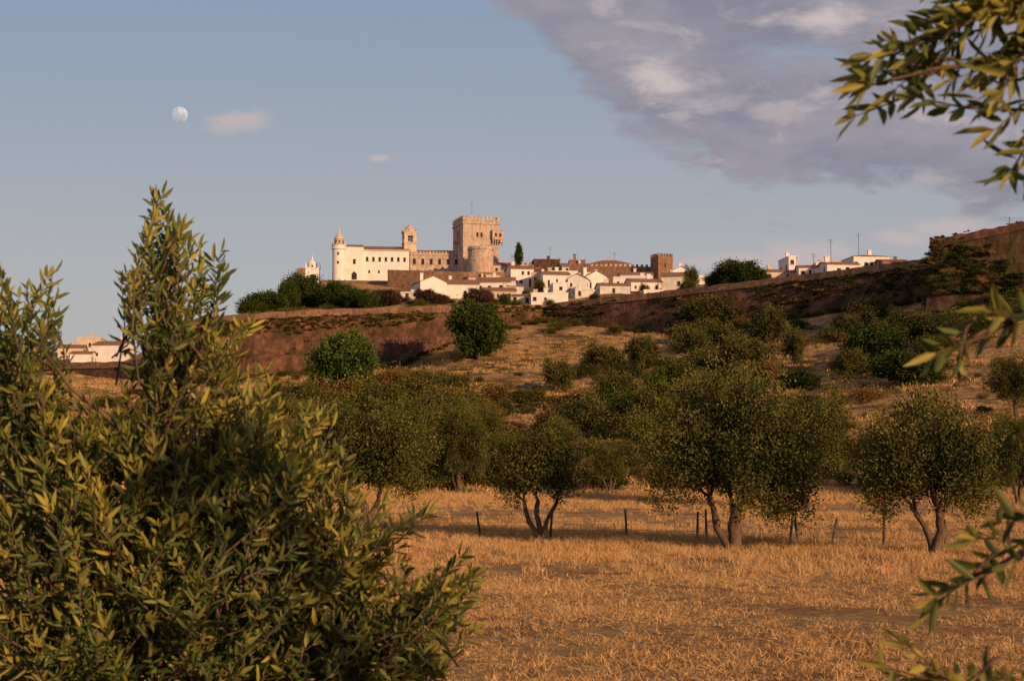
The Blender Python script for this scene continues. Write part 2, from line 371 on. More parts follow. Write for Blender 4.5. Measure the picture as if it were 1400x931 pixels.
# ================= olive trees =================
def trunk(x,y,lean,h,r,z0=-.15,n=7):
    out=[]; a=R.uniform(0,6)
    for i in range(n+1):
        t=i/n; k=1.8 if i==0 else (1.25 if i==1 else 1+R.uniform(-.1,.14)); w=.09*math.sin(t*5+a)*(i>0)
        out.append((x+lean[0]*t**1.3+w+R.uniform(-.03,.03)*(i>0),y+lean[1]*t+w*.6,z0+(h-z0)*t,r*k*(1-.4*t)))
    return out
def place(px,py): return hit(px,py)
pA=place(997,757)
lo=autolobes((-.02,0,3.14),(2.7,2.5,2.25),20,.42,.42)+[(-1.9,-.3,1.75,.75,.8,.7),(1.7,.3,1.7,.8,.8,.7),(.2,-1.6,1.85,.9,.7,.6)]
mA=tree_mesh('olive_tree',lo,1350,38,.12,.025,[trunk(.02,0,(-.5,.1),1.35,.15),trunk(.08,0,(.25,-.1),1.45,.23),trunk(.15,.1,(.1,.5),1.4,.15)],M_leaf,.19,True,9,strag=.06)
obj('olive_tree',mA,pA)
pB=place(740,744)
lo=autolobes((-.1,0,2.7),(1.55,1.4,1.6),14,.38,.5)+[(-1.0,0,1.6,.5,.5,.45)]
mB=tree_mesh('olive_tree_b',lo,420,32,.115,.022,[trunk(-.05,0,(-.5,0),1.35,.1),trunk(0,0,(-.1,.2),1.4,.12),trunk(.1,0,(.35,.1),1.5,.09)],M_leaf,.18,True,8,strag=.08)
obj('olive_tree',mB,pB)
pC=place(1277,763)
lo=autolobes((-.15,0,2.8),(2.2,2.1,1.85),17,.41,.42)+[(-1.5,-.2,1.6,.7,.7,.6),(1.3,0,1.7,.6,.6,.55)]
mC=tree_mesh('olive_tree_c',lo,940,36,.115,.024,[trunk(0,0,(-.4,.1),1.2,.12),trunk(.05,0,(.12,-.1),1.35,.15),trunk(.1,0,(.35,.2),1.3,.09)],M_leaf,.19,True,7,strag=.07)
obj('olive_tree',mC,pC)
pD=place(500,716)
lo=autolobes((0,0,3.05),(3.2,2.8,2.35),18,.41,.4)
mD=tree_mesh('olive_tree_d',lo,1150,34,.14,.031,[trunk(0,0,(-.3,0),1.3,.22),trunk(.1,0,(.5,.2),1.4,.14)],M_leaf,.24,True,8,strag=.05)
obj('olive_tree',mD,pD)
def gen(px,py,topy,wpx,mesh=None,name='olive_tree',base_h=5.2,base_w=5.4,rz=None):
    p=place(px,py)
    if not p: return
    s=p.y/F; h=(py-topy)*s; w=wpx*s
    o=obj(name,mesh,p,R.uniform(0,6.28) if rz is None else rz,1); o.scale=(w/base_w,w/base_w,h/base_h); return o
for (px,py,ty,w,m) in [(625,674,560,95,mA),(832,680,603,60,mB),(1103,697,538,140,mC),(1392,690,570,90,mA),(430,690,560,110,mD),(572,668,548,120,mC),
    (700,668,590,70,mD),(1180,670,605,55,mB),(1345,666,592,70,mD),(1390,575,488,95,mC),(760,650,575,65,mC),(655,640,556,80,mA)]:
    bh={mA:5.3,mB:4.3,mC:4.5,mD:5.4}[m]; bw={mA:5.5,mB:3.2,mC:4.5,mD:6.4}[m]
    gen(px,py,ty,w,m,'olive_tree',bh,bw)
lo=autolobes((0,0,2.5),(2.4,2.4,2.3),14,.42,.5)
mS=tree_mesh('slope_tree',lo,420,22,.24,.06,[trunk(0,0,(.1,0),1.2,.15)],M_scrub,.26,True,5,strag=.08)
lo=autolobes((0,0,2.9),(2.9,2.9,2.9),16,.46,.4)
mR=tree_mesh('round_tree',lo,900,24,.28,.085,[trunk(0,0,(.1,0),1.0,.2)],M_dark,.3,False,5,gap=.4,strag=.04)
M_green=leafmat('fig_leaf',(0.025,0.048,0.01),(0.052,0.088,0.015),(0.11,0.145,0.028))
mG=mR.copy(); mG.materials[0]=M_green
for (px,py,ty,w,m) in [(975,452,400,75,mS),(1057,474,415,50,mS),(1190,452,402,60,mS),(1165,462,430,40,mS),(945,498,446,60,mS),(1018,512,460,78,mS),(985,482,440,60,mS),
   (880,508,455,55,mS),(822,515,468,60,mS),(762,538,488,50,mS),(1083,500,445,40,mS),(1268,470,425,90,mS),(1330,470,425,70,mS),(1200,502,450,85,mR),(1238,528,482,105,mR),(1090,532,508,60,mR),
   (1165,520,475,50,mS),(628,548,508,40,mS),(720,560,530,60,mS),(790,600,540,70,mS),(870,590,530,90,mS),(850,560,505,60,mS),(930,540,490,60,mS),(600,585,530,80,mS),(480,590,535,100,mS),(520,575,520,90,mS),(370,590,545,90,mS),(560,560,515,70,mS),(410,560,520,60,mS)]:
    b=(4.9,4.9) if m is mS else (5.9,5.9)
    gen(px,py,ty,w,m,'slope_tree',*b)
gen(472,540,456,86,mG,'fig_tree',5.9,5.8); 
gen(655,492,414,80,mR,'round_tree',5.9,5.8)
def hilltree(px,topy,wpx,d,m,name,bh=5.9,bw=5.8):
    p=P(px,topy,d); g=H(p.x,p.y)-.3
    s=d/F*wpx/bw; o=obj(name,m,(p.x,p.y,g),R.uniform(0,6),1); o.scale=(s,s,(p.z-g)/bh); return o
for a in [(418,376,56,350,mR),(395,386,30,345,mR),(460,386,60,340,mR),(490,396,40,330,mR),(365,400,62,330,mR),(345,412,40,325,mR),(1013,357,66,300,mR),(985,370,40,305,mR),(1035,372,36,300,mR),
          (945,354,26,350,mS),(736,376,22,368,mS),(782,391,20,355,mS),(880,384,20,350,mS),(938,376,26,330,mS),(752,405,20,320,mS),(520,398,30,330,mR),(690,402,16,325,mR),(812,402,14,340,mR),(718,398,12,345,mR)]:
    hilltree(*a,'round_tree')
mP=mR.copy(); mP.materials[0]=M_plum
for a in [(582,396,34,330,mP),(652,395,40,325,mP),(528,397,40,330,mP),(600,402,26,325,mP),(668,402,22,322,mP),(505,402,26,325,mR)]: hilltree(*a,'plum_tree')
lo=[(0,0,1.2,.9,.9,1.2),(0,0,2.5,.85,.85,1.4),(.05,0,4,.6,.6,1.3),(0,0,5.2,.35,.35,1.0)]
mC2=tree_mesh('cypress',lo,260,24,.26,.07,[[(0,0,-3,.15),(0,0,2,.1)]],M_dark,.18,False)
p=P(709,360,390); obj('cypress_tree',mC2,(p.x,p.y,p.z-.4),0,(1.25,1.25,1.0))
# ================= ramparts =================
def rampart(name,pts,thick=3.5,mat=M_brick,batter=.12,seg=10,cop=M_coping_lit):
    A=[]
    for px,d,ty,by in pts: A.append((P(px,ty,d),P(px,by,d).z-2.5))
    L=[]
    for i in range(len(A)-1):
        for k in range(seg): 
            t=k/seg; L.append((A[i][0].lerp(A[i+1][0],t),A[i][1]*(1-t)+A[i+1][1]*t))
    L.append(A[-1]); V=[];Q=[];MI=[]
    m=7; Ls=len(L)
    for i,(tp,zb) in enumerate(L):
        a=L[max(i-1,0)][0]; b=L[min(i+1,Ls-1)][0]; dr=Vector((b.x-a.x,b.y-a.y,0)).normalized(); nr=Vector((dr.y,-dr.x,0))
        h=tp.z-zb; j=lambda s: R.uniform(-s,s); xy=Vector((tp.x,tp.y,0)); q=lambda z,o: xy+nr*o+Vector((0,0,z))
        prof=[]
        for k in range(m):
            t=k/(m-1); prof.append(q(zb+(h-1.3)*t,batter*h*(1-t)+j(.12)))
        prof+=[q(tp.z-1.3,.25),q(tp.z-1.0,.25),q(tp.z-.98,0),q(tp.z+j(.14),0),q(tp.z+j(.14),-.9),q(tp.z-1.2,-.9),q(tp.z-1.2,-thick),q(zb,-thick)]
        V+=prof; pn=len(prof)
    for i in range(Ls-1):
        for k in range(pn-1): Q.append((i*pn+k,(i+1)*pn+k,(i+1)*pn+k+1,i*pn+k+1)); MI.append(1 if k>=6 else 0)
    me=bpy.data.meshes.new(name)
    fs=Q+[tuple(range(pn)),tuple(reversed(range((Ls-1)*pn,Ls*pn)))]
    me.from_pydata([tuple(v) for v in V],[],fs); me.materials.append(mat); me.materials.append(cop)
    for f_,mi in zip(me.polygons,MI): f_.material_index=mi
    me.update()
    return obj(name,me),L
w1,L1=rampart('rampart_wall',[(262,275,437,521),(300,273.5,432,521),(350,273,428,520),(440,277,423,512),(550,282,420,500),(650,291,417,456),(747,300,417,440)])
w2,L2=rampart('rampart_wall',[(747,300,419,440),(760,298,414,440),(900,283,399,450),(1000,272,387,444),(1100,263,375,434),(1200,253,362,422),(1280,244,351,410)])
w3,L3=rampart('rampart_wall',[(-450,305,502,514),(60,300,497,512),(165,290,494,515),(262,276,480,521)])
w4,L4=rampart('bastion',[(1290,240,331,410),(1272,223,328,404),(1340,222,315,402),(1400,221,303,402),(1900,218,230,395)],4,M_brickd,.1,10,M_brick)
pts=[];sc=[]
def cling(L,n,k0,k1,s0,s1,ph=0,thr=-.3,lim=None):
    c=0
    while c<n:
        i=R.randrange(min(lim or 999,len(L)-1)); t=R.random(); a=L[i][0].lerp(L[i+1][0],t); zb=L[i][1]+2.5; k=R.uniform(k0,k1)
        if math.sin(a.x*.35+ph+k*4)+math.sin(a.x*.13+ph)+R.uniform(-.5,.5)<thr: c+=.2; continue
        h=a.z-zb; pts.append((a.x,a.y-.12*(h+2.5)*(1-k)+.1,zb+h*k)); s=R.uniform(s0,s1); sc.append((s*R.uniform(1,2.4),s*.8,s*R.uniform(.6,1))); c+=1
cling(L1,620,.68,.9,.12,.3,0,-1.3); cling(L1,60,.0,.7,.12,.3,1,.3)
cling(L2,420,.35,.85,.12,.34,0,-.2); cling(L2,160,0,.4,.15,.4,2,0)
cling(L4,330,.0,.75,.2,.55,0,-.9,34); cling(L4,110,.55,.97,.1,.32,0,-.2,34); cling(L4,60,1.0,1.02,.08,.2,0,-.6,34)
for L in (L1,L2,L4):
    for _ in range(110):
        i=R.randrange(len(L)-1); a=L[i][0].lerp(L[i+1][0],R.random()); zb=L[i][1]+2.5; h=a.z-zb
        pts.append((a.x+R.uniform(-1,1),a.y-.12*h-R.uniform(.3,2.5),H(a.x,a.y-2)-.2)); s=R.uniform(.25,.7); sc.append((s,s,s))
kinds2=[shrub_obj('creeper_%d'%i,[M_scrub,M_dry,M_scrub,M_dark][i],2.0,1.6,.3,.1,90) for i in range(4)]
n=len(pts); scatter('wall_creepers',np.array(pts),zrot(n),np.array(sc),kinds2)
# ================= buildings =================
class MB:
    def __init__(s): s.v=[]; s.f=[]
    def poly(s,vs): b=len(s.v); s.v+=[tuple(v) for v in vs]; s.f.append(tuple(range(b,b+len(vs))))
    def box(s,x0,x1,y0,y1,z0,z1):
        b=len(s.v); s.v+=[(x0,y0,z0),(x1,y0,z0),(x1,y1,z0),(x0,y1,z0),(x0,y0,z1),(x1,y0,z1),(x1,y1,z1),(x0,y1,z1)]
        s.f+=[tuple(b+i for i in q) for q in ((3,2,1,0),(4,5,6,7),(0,1,5,4),(1,2,6,5),(2,3,7,6),(3,0,4,7))]
    def lathe(s,cx,cy,prof,n=20):
        b=len(s.v)
        for r,z in prof:
            for k in range(n): a=6.28318*k/n; s.v.append((cx+r*math.cos(a),cy+r*math.sin(a),z))
        for i in range(len(prof)-1):
            for k in range(n): k2=(k+1)%n; s.f.append((b+i*n+k,b+i*n+k2,b+(i+1)*n+k2,b+(i+1)*n+k))
        s.f.append(tuple(b+(len(prof)-1)*n+k for k in range(n)))
    def child(s,name,parent,mat):
        if not s.v: return
        me=bpy.data.meshes.new(name); me.from_pydata(s.v,[],s.f); me.materials.append(mat); me.update()
        o=link(bpy.data.objects.new(name,me)); o.parent=parent; return o
def empty(name,loc,yaw=0):
    e=link(bpy.data.objects.new(name,None)); e.location=loc; e.rotation_euler[2]=yaw; return e
def roofslab(rf,a,b,c,d,t=.16):
    up=Vector((0,0,t)); a,b,c,d=map(Vector,(a,b,c,d))
    rf.poly([a+up,b+up,c+up,d+up]); rf.poly([d,c,b,a]); rf.poly([a,b,b+up,a+up]); rf.poly([b,c,c+up,b+up]); rf.poly([c,d,d+up,c+up]); rf.poly([d,a,a+up,d+up])
def house(px0,px1,pyb,pye,pyr,d,kind='e',yaw=0,wall=None,cols=3,rows=1,dep=8,name='white_house',chim=True,roofm=None):
    wall=wall or R.choice([M_white,M_white,M_white,M_white2,M_cream]); pc=(px0+px1)/2; c=P(pc,pye-(.4 if kind!='f' else 0),d); zb=P(pc,pyb,d).z; w=(px1-px0)/F*d
    base=zb; e=empty(name,(c.x,c.y,base),yaw); he=c.z-base; hr=he+(P(pc,pyr,d).z-base-he)*.95
    W=MB();Rf=MB();O=MB();T=MB(); x0,x1=-w/2,w/2; ov=.25
    W.box(x0,x1,0,dep,-4,he)
    if kind=='e':
        ym=dep/2; sl=(hr-he)/ym
        for x in (x0,x1):
            W.poly([(x,0.001,he),(x,dep,he),(x,ym,hr)] if x==x0 else [(x,dep,he),(x,0.001,he),(x,ym,hr)])
        roofslab(Rf,(x0-ov,-ov,he-ov*sl),(x1+ov,-ov,he-ov*sl),(x1+ov,ym,hr),(x0-ov,ym,hr))
        roofslab(Rf,(x1+ov,dep+ov,he-ov*sl),(x0-ov,dep+ov,he-ov*sl),(x0-ov,ym+.003,hr),(x1+ov,ym+.003,hr))
    elif kind=='g':
        sl=(hr-he)/(w/2)
        W.poly([(x0,0,he),(x1,0,he),(0,0,hr)]); W.poly([(x1,dep,he),(x0,dep,he),(0,dep,hr)])
        roofslab(Rf,(x0-ov,dep+ov,he-ov*sl),(x0-ov,-ov,he-ov*sl),(-.003,-ov,hr),(-.003,dep+ov,hr))
        roofslab(Rf,(x1+ov,-ov,he-ov*sl),(x1+ov,dep+ov,he-ov*sl),(0,dep+ov,hr),(0,-ov,hr))
    elif kind=='m':
        W.poly([(x0,0.001,he),(x0,dep,he),(x0,dep,hr)]); W.poly([(x1,dep,he),(x1,.001,he),(x1,dep,hr)]); W.poly([(x1,dep,he),(x0,dep,he),(x0,dep,hr),(x1,dep,hr)])
        sl=(hr-he)/dep; roofslab(Rf,(x0-ov,-ov,he-ov*sl),(x1+ov,-ov,he-ov*sl),(x1+ov,dep+ov,hr),(x0-ov,dep+ov,hr))
    elif kind=='h':
        i=min(w/2-.3,dep/2); ym=dep/2
        a=[(x0-ov,-ov,he),(x1+ov,-ov,he),(x1+ov,dep+ov,he),(x0-ov,dep+ov,he)]; r0=(x0+i,ym,hr); r1=(x1-i,ym,hr)
        Rf.poly([a[0],a[1],r1,r0]);Rf.poly([a[2],a[3],r0,r1]);Rf.poly([a[1],a[2],r1]);Rf.poly([a[3],a[0],r0]);Rf.poly([a[3],a[2],a[1],a[0]])
    else:
        W.box(x0-.08,x1+.08,-.08,dep+.08,he+.003,he+.35); 
    for r in range(rows):
        for k in range(cols):
            if R.random()<.3 and cols>1: continue
            x=x0+w*(k+.5)/cols+R.uniform(-.4,.4); zc=he*(r+.55)/rows if rows>1 else he*.55
            ww,hh=R.choice([.28,.35,.42]),R.choice([.35,.45,.6])
            if r==0 and R.random()<.25: hh=1.0; zc=1.1
            O.box(x-ww,x+ww,-.012,.25,zc-hh,zc+hh)
            T.box(x-ww-.12,x+ww+.12,-.09,-.013,zc-hh-.14,zc-hh-.002)
    for k in range(2):
        y=dep*(k+.5)/2; O.box(x0-.012,x0+.1,y-.4,y+.4,he*.45,he*.45+1.1); O.box(x1-.1,x1+.012,y-.4,y+.4,he*.45,he*.45+1.1)
    if chim:
        x=R.uniform(x0+.6,x1-.6); y=dep*.55; zt=max(hr,he)+R.uniform(.5,1.3); q=R.uniform(.25,.5); W.box(x-q,x+q,y-.3,y+.3,he-.1,zt); W.box(x-q-.1,x+q+.1,y-.4,y+.4,zt+.002,zt+.15)
    W.child('walls',e,wall);Rf.child('roof',e,roofm or M_tile);O.child('windows',e,M_dkglass);T.child('sills',e,M_stone); return e
def merlons(B,x0,x1,y0,y1,z,w=.7,h=1.0,gap=.6,t=.45,pyr=False):
    def m(xa,xb,ya,yb):
        B.box(xa,xb,ya,yb,z+.002,z+h)
        if pyr:
            c=((xa+xb)/2,(ya+yb)/2,z+h+.5); q=[(xa,ya,z+h+.003),(xb,ya,z+h+.003),(xb,yb,z+h+.003),(xa,yb,z+h+.003)]
            for i in range(4): B.poly([q[i],q[(i+1)%4],c])
    n=max(2,int((x1-x0+gap)/(w+gap))); st=(x1-x0-w)/(n-1)
    for i in range(n):
        m(x0+i*st,x0+i*st+w,y0,y0+t); m(x0+i*st,x0+i*st+w,y1-t,y1)
    n=max(2,int((y1-y0+gap)/(w+gap))); st=(y1-y0-w)/(n-1)
    for i in range(1,n-1):
        m(x0,x0+t,y0+i*st,y0+i*st+w); m(x1-t,x1,y0+i*st,y0+i*st+w)
# ---- keep
d=395; c=P(633,372,d); e=empty('castle_keep',c,math.radians(18)); zt=P(633,301,d).z-c.z; w=10.5
K=MB();O=MB()
K.box(0,w,0,w,-8,zt); K.box(-.25,w+.25,-.25,w+.25,zt-.9,zt-.45); K.box(-.12,w+.12,-.12,.4,zt+.002,zt+.5);K.box(-.12,w+.12,w-.4,w+.12,zt+.002,zt+.5);K.box(-.12,.4,.401,w-.401,zt+.002,zt+.5);K.box(w-.4,w+.12,.401,w-.401,zt+.002,zt+.5)
merlons(K,-.12,w+.12,-.12,w+.12,zt+.5,.62,.75,.5,.4,True)
for (x0,x1,y0,y1) in ((w-2.2,w+1.1,-1.1,2.2),(-1.0,0,3.8,6.6)):
    zb=zt-5.2; big=x0>5
    K.box(x0,x1,y0,y1,zb,zb+2.3); merlons(K,x0,x1,y0,y1,zb+2.3,.35,.5,.3,.25)
    for k in range(5):
        t=k/4; 
        if big:
            xx=x0+.15+(x1-x0-.5)*t; K.box(xx,xx+.25,y0+.1,y0+1.1,zb-.8,zb-.002); K.box(xx+.02,xx+.23,y0+.55,y0+1.1,zb-1.5,zb-.803)
            yy=y0+.15+(y1-y0-.5)*t; K.box(x1-1.05,x1-.1,yy,yy+.25,zb-.8,zb-.002)
        else:
            yy=y0+.1+(y1-y0-.45)*t; K.box(x0+.1,x0+.98,yy,yy+.25,zb-.8,zb-.002)
    if big:
        O.box(x0+.7,x0+1.3,y0-.015,y0+.1,zb+.8,zb+1.8); O.box(x0+2.0,x0+2.6,y0-.015,y0+.1,zb+.8,zb+1.8); O.box(x1-.1,x1+.015,y0+1,y0+1.6,zb+.8,zb+1.8)
for x,z in ((4.2,zt-4.6),(5.4,zt-4.6),(3.0,zt-9.5),(6.5,zt-9.8)): O.box(x-.3,x+.3,-.015,.3,z,z+1.3)
for y,z in ((2.2,zt-8.5),(7.6,zt-5)): O.box(-.015,.3,y-.3,y+.3,z,z+1.3)
K.child('walls',e,M_stone);O.child('windows',e,M_dkglass)
A_=MB();A_.box(4,4.08,5,5.08,zt,zt+6.5);A_.box(3.4,4.7,5.03,5.06,zt+5.5,zt+5.56);A_.child('mast',e,M_metal)
d=386; c=P(657,372,d); e=empty('round_tower',c); r=3.45; zt=P(657,339,d).z-c.z
K=MB();K.lathe(0,0,[(r+.5,-8),(r+.1,0),(r,zt-.8),(r+.2,zt-.75),(r+.2,zt-.45),(r,zt-.4),(r,zt)],36)
for k in range(12):
    a=k*math.pi/6; x,y=(r-.25)*math.cos(a),(r-.25)*math.sin(a); K.box(x-.3,x+.3,y-.22,y+.22,zt+.001,zt+.45)
K.child('walls',e,M_stone)
# ---- stone palace
d=400; c=P(601,372,d); e=empty('stone_palace',c,math.radians(4)); w=81/F*d; zt=P(601,346,d).z-c.z
K=MB();O=MB();K.box(-w/2,w/2,0,10,-6,zt);K.box(-w/2-.1,w/2+.1,-.15,10.1,zt-.7,zt-.5);merlons(K,-w/2,w/2,0,10,zt,.45,.45,.45,.35)
for i in range(7):
    x=-w/2+w*(i+.5)/7; O.box(x-.4,x+.4,-.015,.3,2.1,3.7)
    K.box(x-.55,x+.55,-.12,-.016,3.72,3.9); K.box(x-.55,x+.55,-.12,-.016,1.9,2.08)
for i in (1,3,5): x=-w/2+w*(i)/7; O.box(x-.3,x+.3,-.015,.3,-.8,.4)
K.child('walls',e,M_stone);O.child('windows',e,M_dkglass)
R1=MB(); roofslab(R1,(-w/2+1,1,zt),(w/2-1,1,zt),(w/2-1,5,zt+1.3),(-w/2+1,5,zt+1.3)); roofslab(R1,(w/2-1,9,zt),(-w/2+1,9,zt),(-w/2+1,5.01,zt+1.3),(w/2-1,5.01,zt+1.3)); R1.child('roof',e,M_tile)
# ---- white convent
d=398; c=P(516,384,d); e=empty('white_convent',c,math.radians(6)); w=87/F*d; zt=P(516,343,d).z-c.z; dep=12
K=MB();O=MB();Rf=MB();T=MB()
K.box(-w/2,w/2,0,dep,-6,zt); T.box(-w/2-.25,w/2+.25,-.25,dep+.25,zt+.002,zt+.35)
hr=zt+2.1;x0,x1=-w/2-.4,w/2+.4;ze=zt+.36;a=[(x0,-.4,ze),(x1,-.4,ze),(x1,dep+.4,ze),(x0,dep+.4,ze)];r0=(x0+4,dep/2,hr);r1=(x1-2,dep/2,hr)
Rf.poly([a[0],a[1],r1,r0]);Rf.poly([a[2],a[3],r0,r1]);Rf.poly([a[1],a[2],r1]);Rf.poly([a[3],a[0],r0])
K.box(-w/2-.1,-w/2+5.0,-1.0,-.001,-6,zt+.9); Rf.poly([(-w/2-.4,-1.3,zt+.92),(-w/2+5.3,-1.3,zt+.92),(-w/2+4.6,4,zt+2.2),(-w/2+.4,4,zt+2.2)])
for i in range(7): 
    x=-w/2+6.0+i*1.75; O.box(x-.35,x+.35,-.015,.3,zt-3.0,zt-1.8); T.box(x-.5,x+.5,-.1,-.016,zt-3.15,zt-3.01)
for i in range(4):
    x=-w/2+6.6+i*2.7; O.box(x-.28,x+.28,-.015,.3,zt-6.4,zt-5.6)
for x,z in ((-w/2+2.4,.4),): 
    O.box(x-.75,x+.75,-1.015,-.7,z-.3,z+1.5); O.box(x-.45,x+.45,-1.015,-.7,z+1.51,z+1.9); O.box(x-.4,x+.4,-1.015,-.7,zt-4,zt-2.6)
K.child('walls',e,M_white);O.child('windows',e,M_dkglass);Rf.child('roof',e,M_tile);T.child('cornice',e,M_cream)
d=394; c=P(463,384,d); e=empty('domed_tower',c); z=lambda py:P(463,py,d).z-c.z
K=MB();K.lathe(0,0,[(1.95,-5),(1.85,0),(1.85,z(342)),(2.15,z(341)),(2.15,z(340)),(1.85,z(339)),(1.85,z(337)),(2.1,z(336.5)),(2.1,z(335.5))],28); K.child('walls',e,M_white)
K=MB();K.lathe(0,0,[(1.2,z(335.5)+.002),(1.2,z(328)),(1.45,z(327.5)),(1.45,z(327)),(1.1,z(324)),(.6,z(321)),(.4,z(320)),(.4,z(318)),(.2,z(316)),(.06,z(312)),(.03,z(308))],16)
for k in range(14):
    a=k*6.283/14; K.box(1.95*math.cos(a)-.09,1.95*math.cos(a)+.09,1.95*math.sin(a)-.09,1.95*math.sin(a)+.09,z(335.5)+.002,z(332))
K.child('lantern',e,M_cream)
O=MB()
for k in range(8): a=k*6.283/8+.3; O.box(1.15*math.cos(a)-.2,1.15*math.cos(a)+.2,1.15*math.sin(a)-.2,1.15*math.sin(a)+.2,z(334),z(329.5))
for zz in (350,362): O.box(-.25,.25,-1.87,-1.5,z(zz),z(zz)+.8)
O.child('openings',e,M_dkglass)
# ---- bell tower
d=402; c=P(559.5,345,d); e=empty('church_bell_tower',c,math.radians(15)); z=lambda py:P(559.5,py,d).z-c.z; h=1.75
K=MB();O=MB();K.box(-h,h,-h,h,-6,z(334));K.box(-h-.2,h+.2,-h-.2,h+.2,z(334)+.002,z(333))
zz0,zz1=z(333)+.003,z(321)
for sx in (-1,1):
    for sy in (-1,1): x,y=sx*(h-.48),sy*(h-.48); K.box(x-.48,x+.48,y-.48,y+.48,zz0,zz1)
K.box(-h+.01,h-.01,-h+.01,h-.01,zz1+.001,z(319)); K.box(-h-.25,h+.25,-h-.25,h+.25,z(319)+.002,z(317.8))
for s in (-1,1):
    K.box(-h+.96,h-.96,s*(h-.3)-.1,s*(h-.3)+.1,zz1-.5,zz1-.001); K.box(s*(h-.3)-.1,s*(h-.3)+.1,-h+.96,h-.96,zz1-.5,zz1-.001)
K.child('walls',e,M_cream)
D=MB();D.lathe(0,0,[(1.75,z(317.8)+.002),(1.7,z(316)),(1.4,z(313)),(.9,z(310.5)),(.35,z(309)),(.25,z(308)),(.3,z(307)),(.08,z(305.5)),(.03,z(303))],20)
for sx in (-1,1):
    for sy in (-1,1): D.lathe(sx*(h),sy*(h),[(.22,z(317.8)+.002),(.25,z(316.5)),(.05,z(314))],8)
D.child('dome',e,M_stone)
B=MB();B.lathe(0,0,[(.5,zz0+.8),(.35,zz0+1.3),(.2,zz0+1.7),(.05,zz1)],12);B.child('bell',e,M_metal)
# ---- small domed chapel
d=398; c=P(428,384,d); e=empty('domed_chapel',c,.2); z=lambda py:P(428,py,d).z-c.z
K=MB();K.box(-2.2,1.9,0,5,-5,z(367));K.box(-2.4,2.1,-.2,5.2,z(367)+.002,z(366));K.lathe(-.1,2.5,[(1.3,z(366)+.003),(1.3,z(361)),(1.5,z(360.5)),(1.3,z(358)),(.9,z(355.5)),(.3,z(354)),(.3,z(351)),(.05,z(349)),(.02,z(345))],18)
for sx in (-2.1,1.8): K.lathe(sx,.1,[(.25,z(366)+.003),(.3,z(363)),(.05,z(359))],8)
K.child('walls',e,M_white); K=MB();K.box(-4.2,-2.3,0,4,-5,z(367));K.child('annex',e,M_brick2)
O=MB();O.box(-.6,.3,-.015,.3,z(380),z(375));O.box(-.4,.1,1.15,1.4,z(364.5),z(362));O.child('openings',e,M_dkglass)
# ---- terrace walls
def terrace(name,pts,mat,th=2.0,cren=False):
    B=MB(); e=empty(name,(0,0,0)); 
    for (a,b) in zip(pts[:-1],pts[1:]):
        p=P(a[0],a[2],a[1]);q=P(b[0],b[2],b[1]); dv=Vector((q.x-p.x,q.y-p.y,0)); L=dv.length; dv/=L; nr=Vector((-dv.y,dv.x,0))*th
        zb=P(a[0],a[3],a[1]).z-4; zb2=P(b[0],b[3],b[1]).z-4
        A=[Vector((p.x,p.y,zb)),Vector((q.x,q.y,zb2)),q,p]; Bk=[v+nr for v in A]
        B.poly(A);B.poly([A[3],A[2],Bk[2],Bk[3]]);B.poly([A[1],Bk[1],Bk[2],A[2]]);B.poly([Bk[0],A[0],A[3],Bk[3]]);B.poly([Bk[1],Bk[0],Bk[3],Bk[2]])
        if cren:
            n=int(L/1.3)
            for k in range(n):
                s=p.lerp(q,(k+.1)/n);t=p.lerp(q,(k+.6)/n);n2=nr*(.4/th)
                up=Vector((0,0,.6)); q4=[s,t,t+n2,s+n2]; u4=[v+up for v in q4]
                B.poly(u4)
                for i in range(4): B.poly([q4[i],q4[(i+1)%4],u4[(i+1)%4],u4[i]])
    B.child('masonry',e,mat)
terrace('terrace_wall',[(436,392,383,393),(535,388,384,396),(560,384,386,396)],M_brick2)
terrace('terrace_wall',[(530,382,369,392),(575,378,370,392),(640,376,372,388),(690,380,372,386)],M_brick2)
terrace('crenellated_wall',[(676,396,362,375),(730,398,362,375)],M_brick2,1.2,True)
terrace('crenellated_wall',[(778,396,363,378),(895,392,365,380)],M_brick2,1.2,True)
d=385; c=P(900,380,d); e=empty('brick_gate_tower',c,math.radians(24)); zt=P(900,350,d).z-c.z; K=MB();K.box(0,4.6,0,4.2,-4,zt);K.box(-.08,4.68,-.08,4.28,zt-1.0,zt-.75);merlons(K,0,4.6,0,4.2,zt,.6,.8,.4,.35);K.child('walls',e,M_brick2)
O=MB();O.box(2,2.5,-.015,.3,zt-3,zt-1.8);O.child('openings',e,M_dkglass)
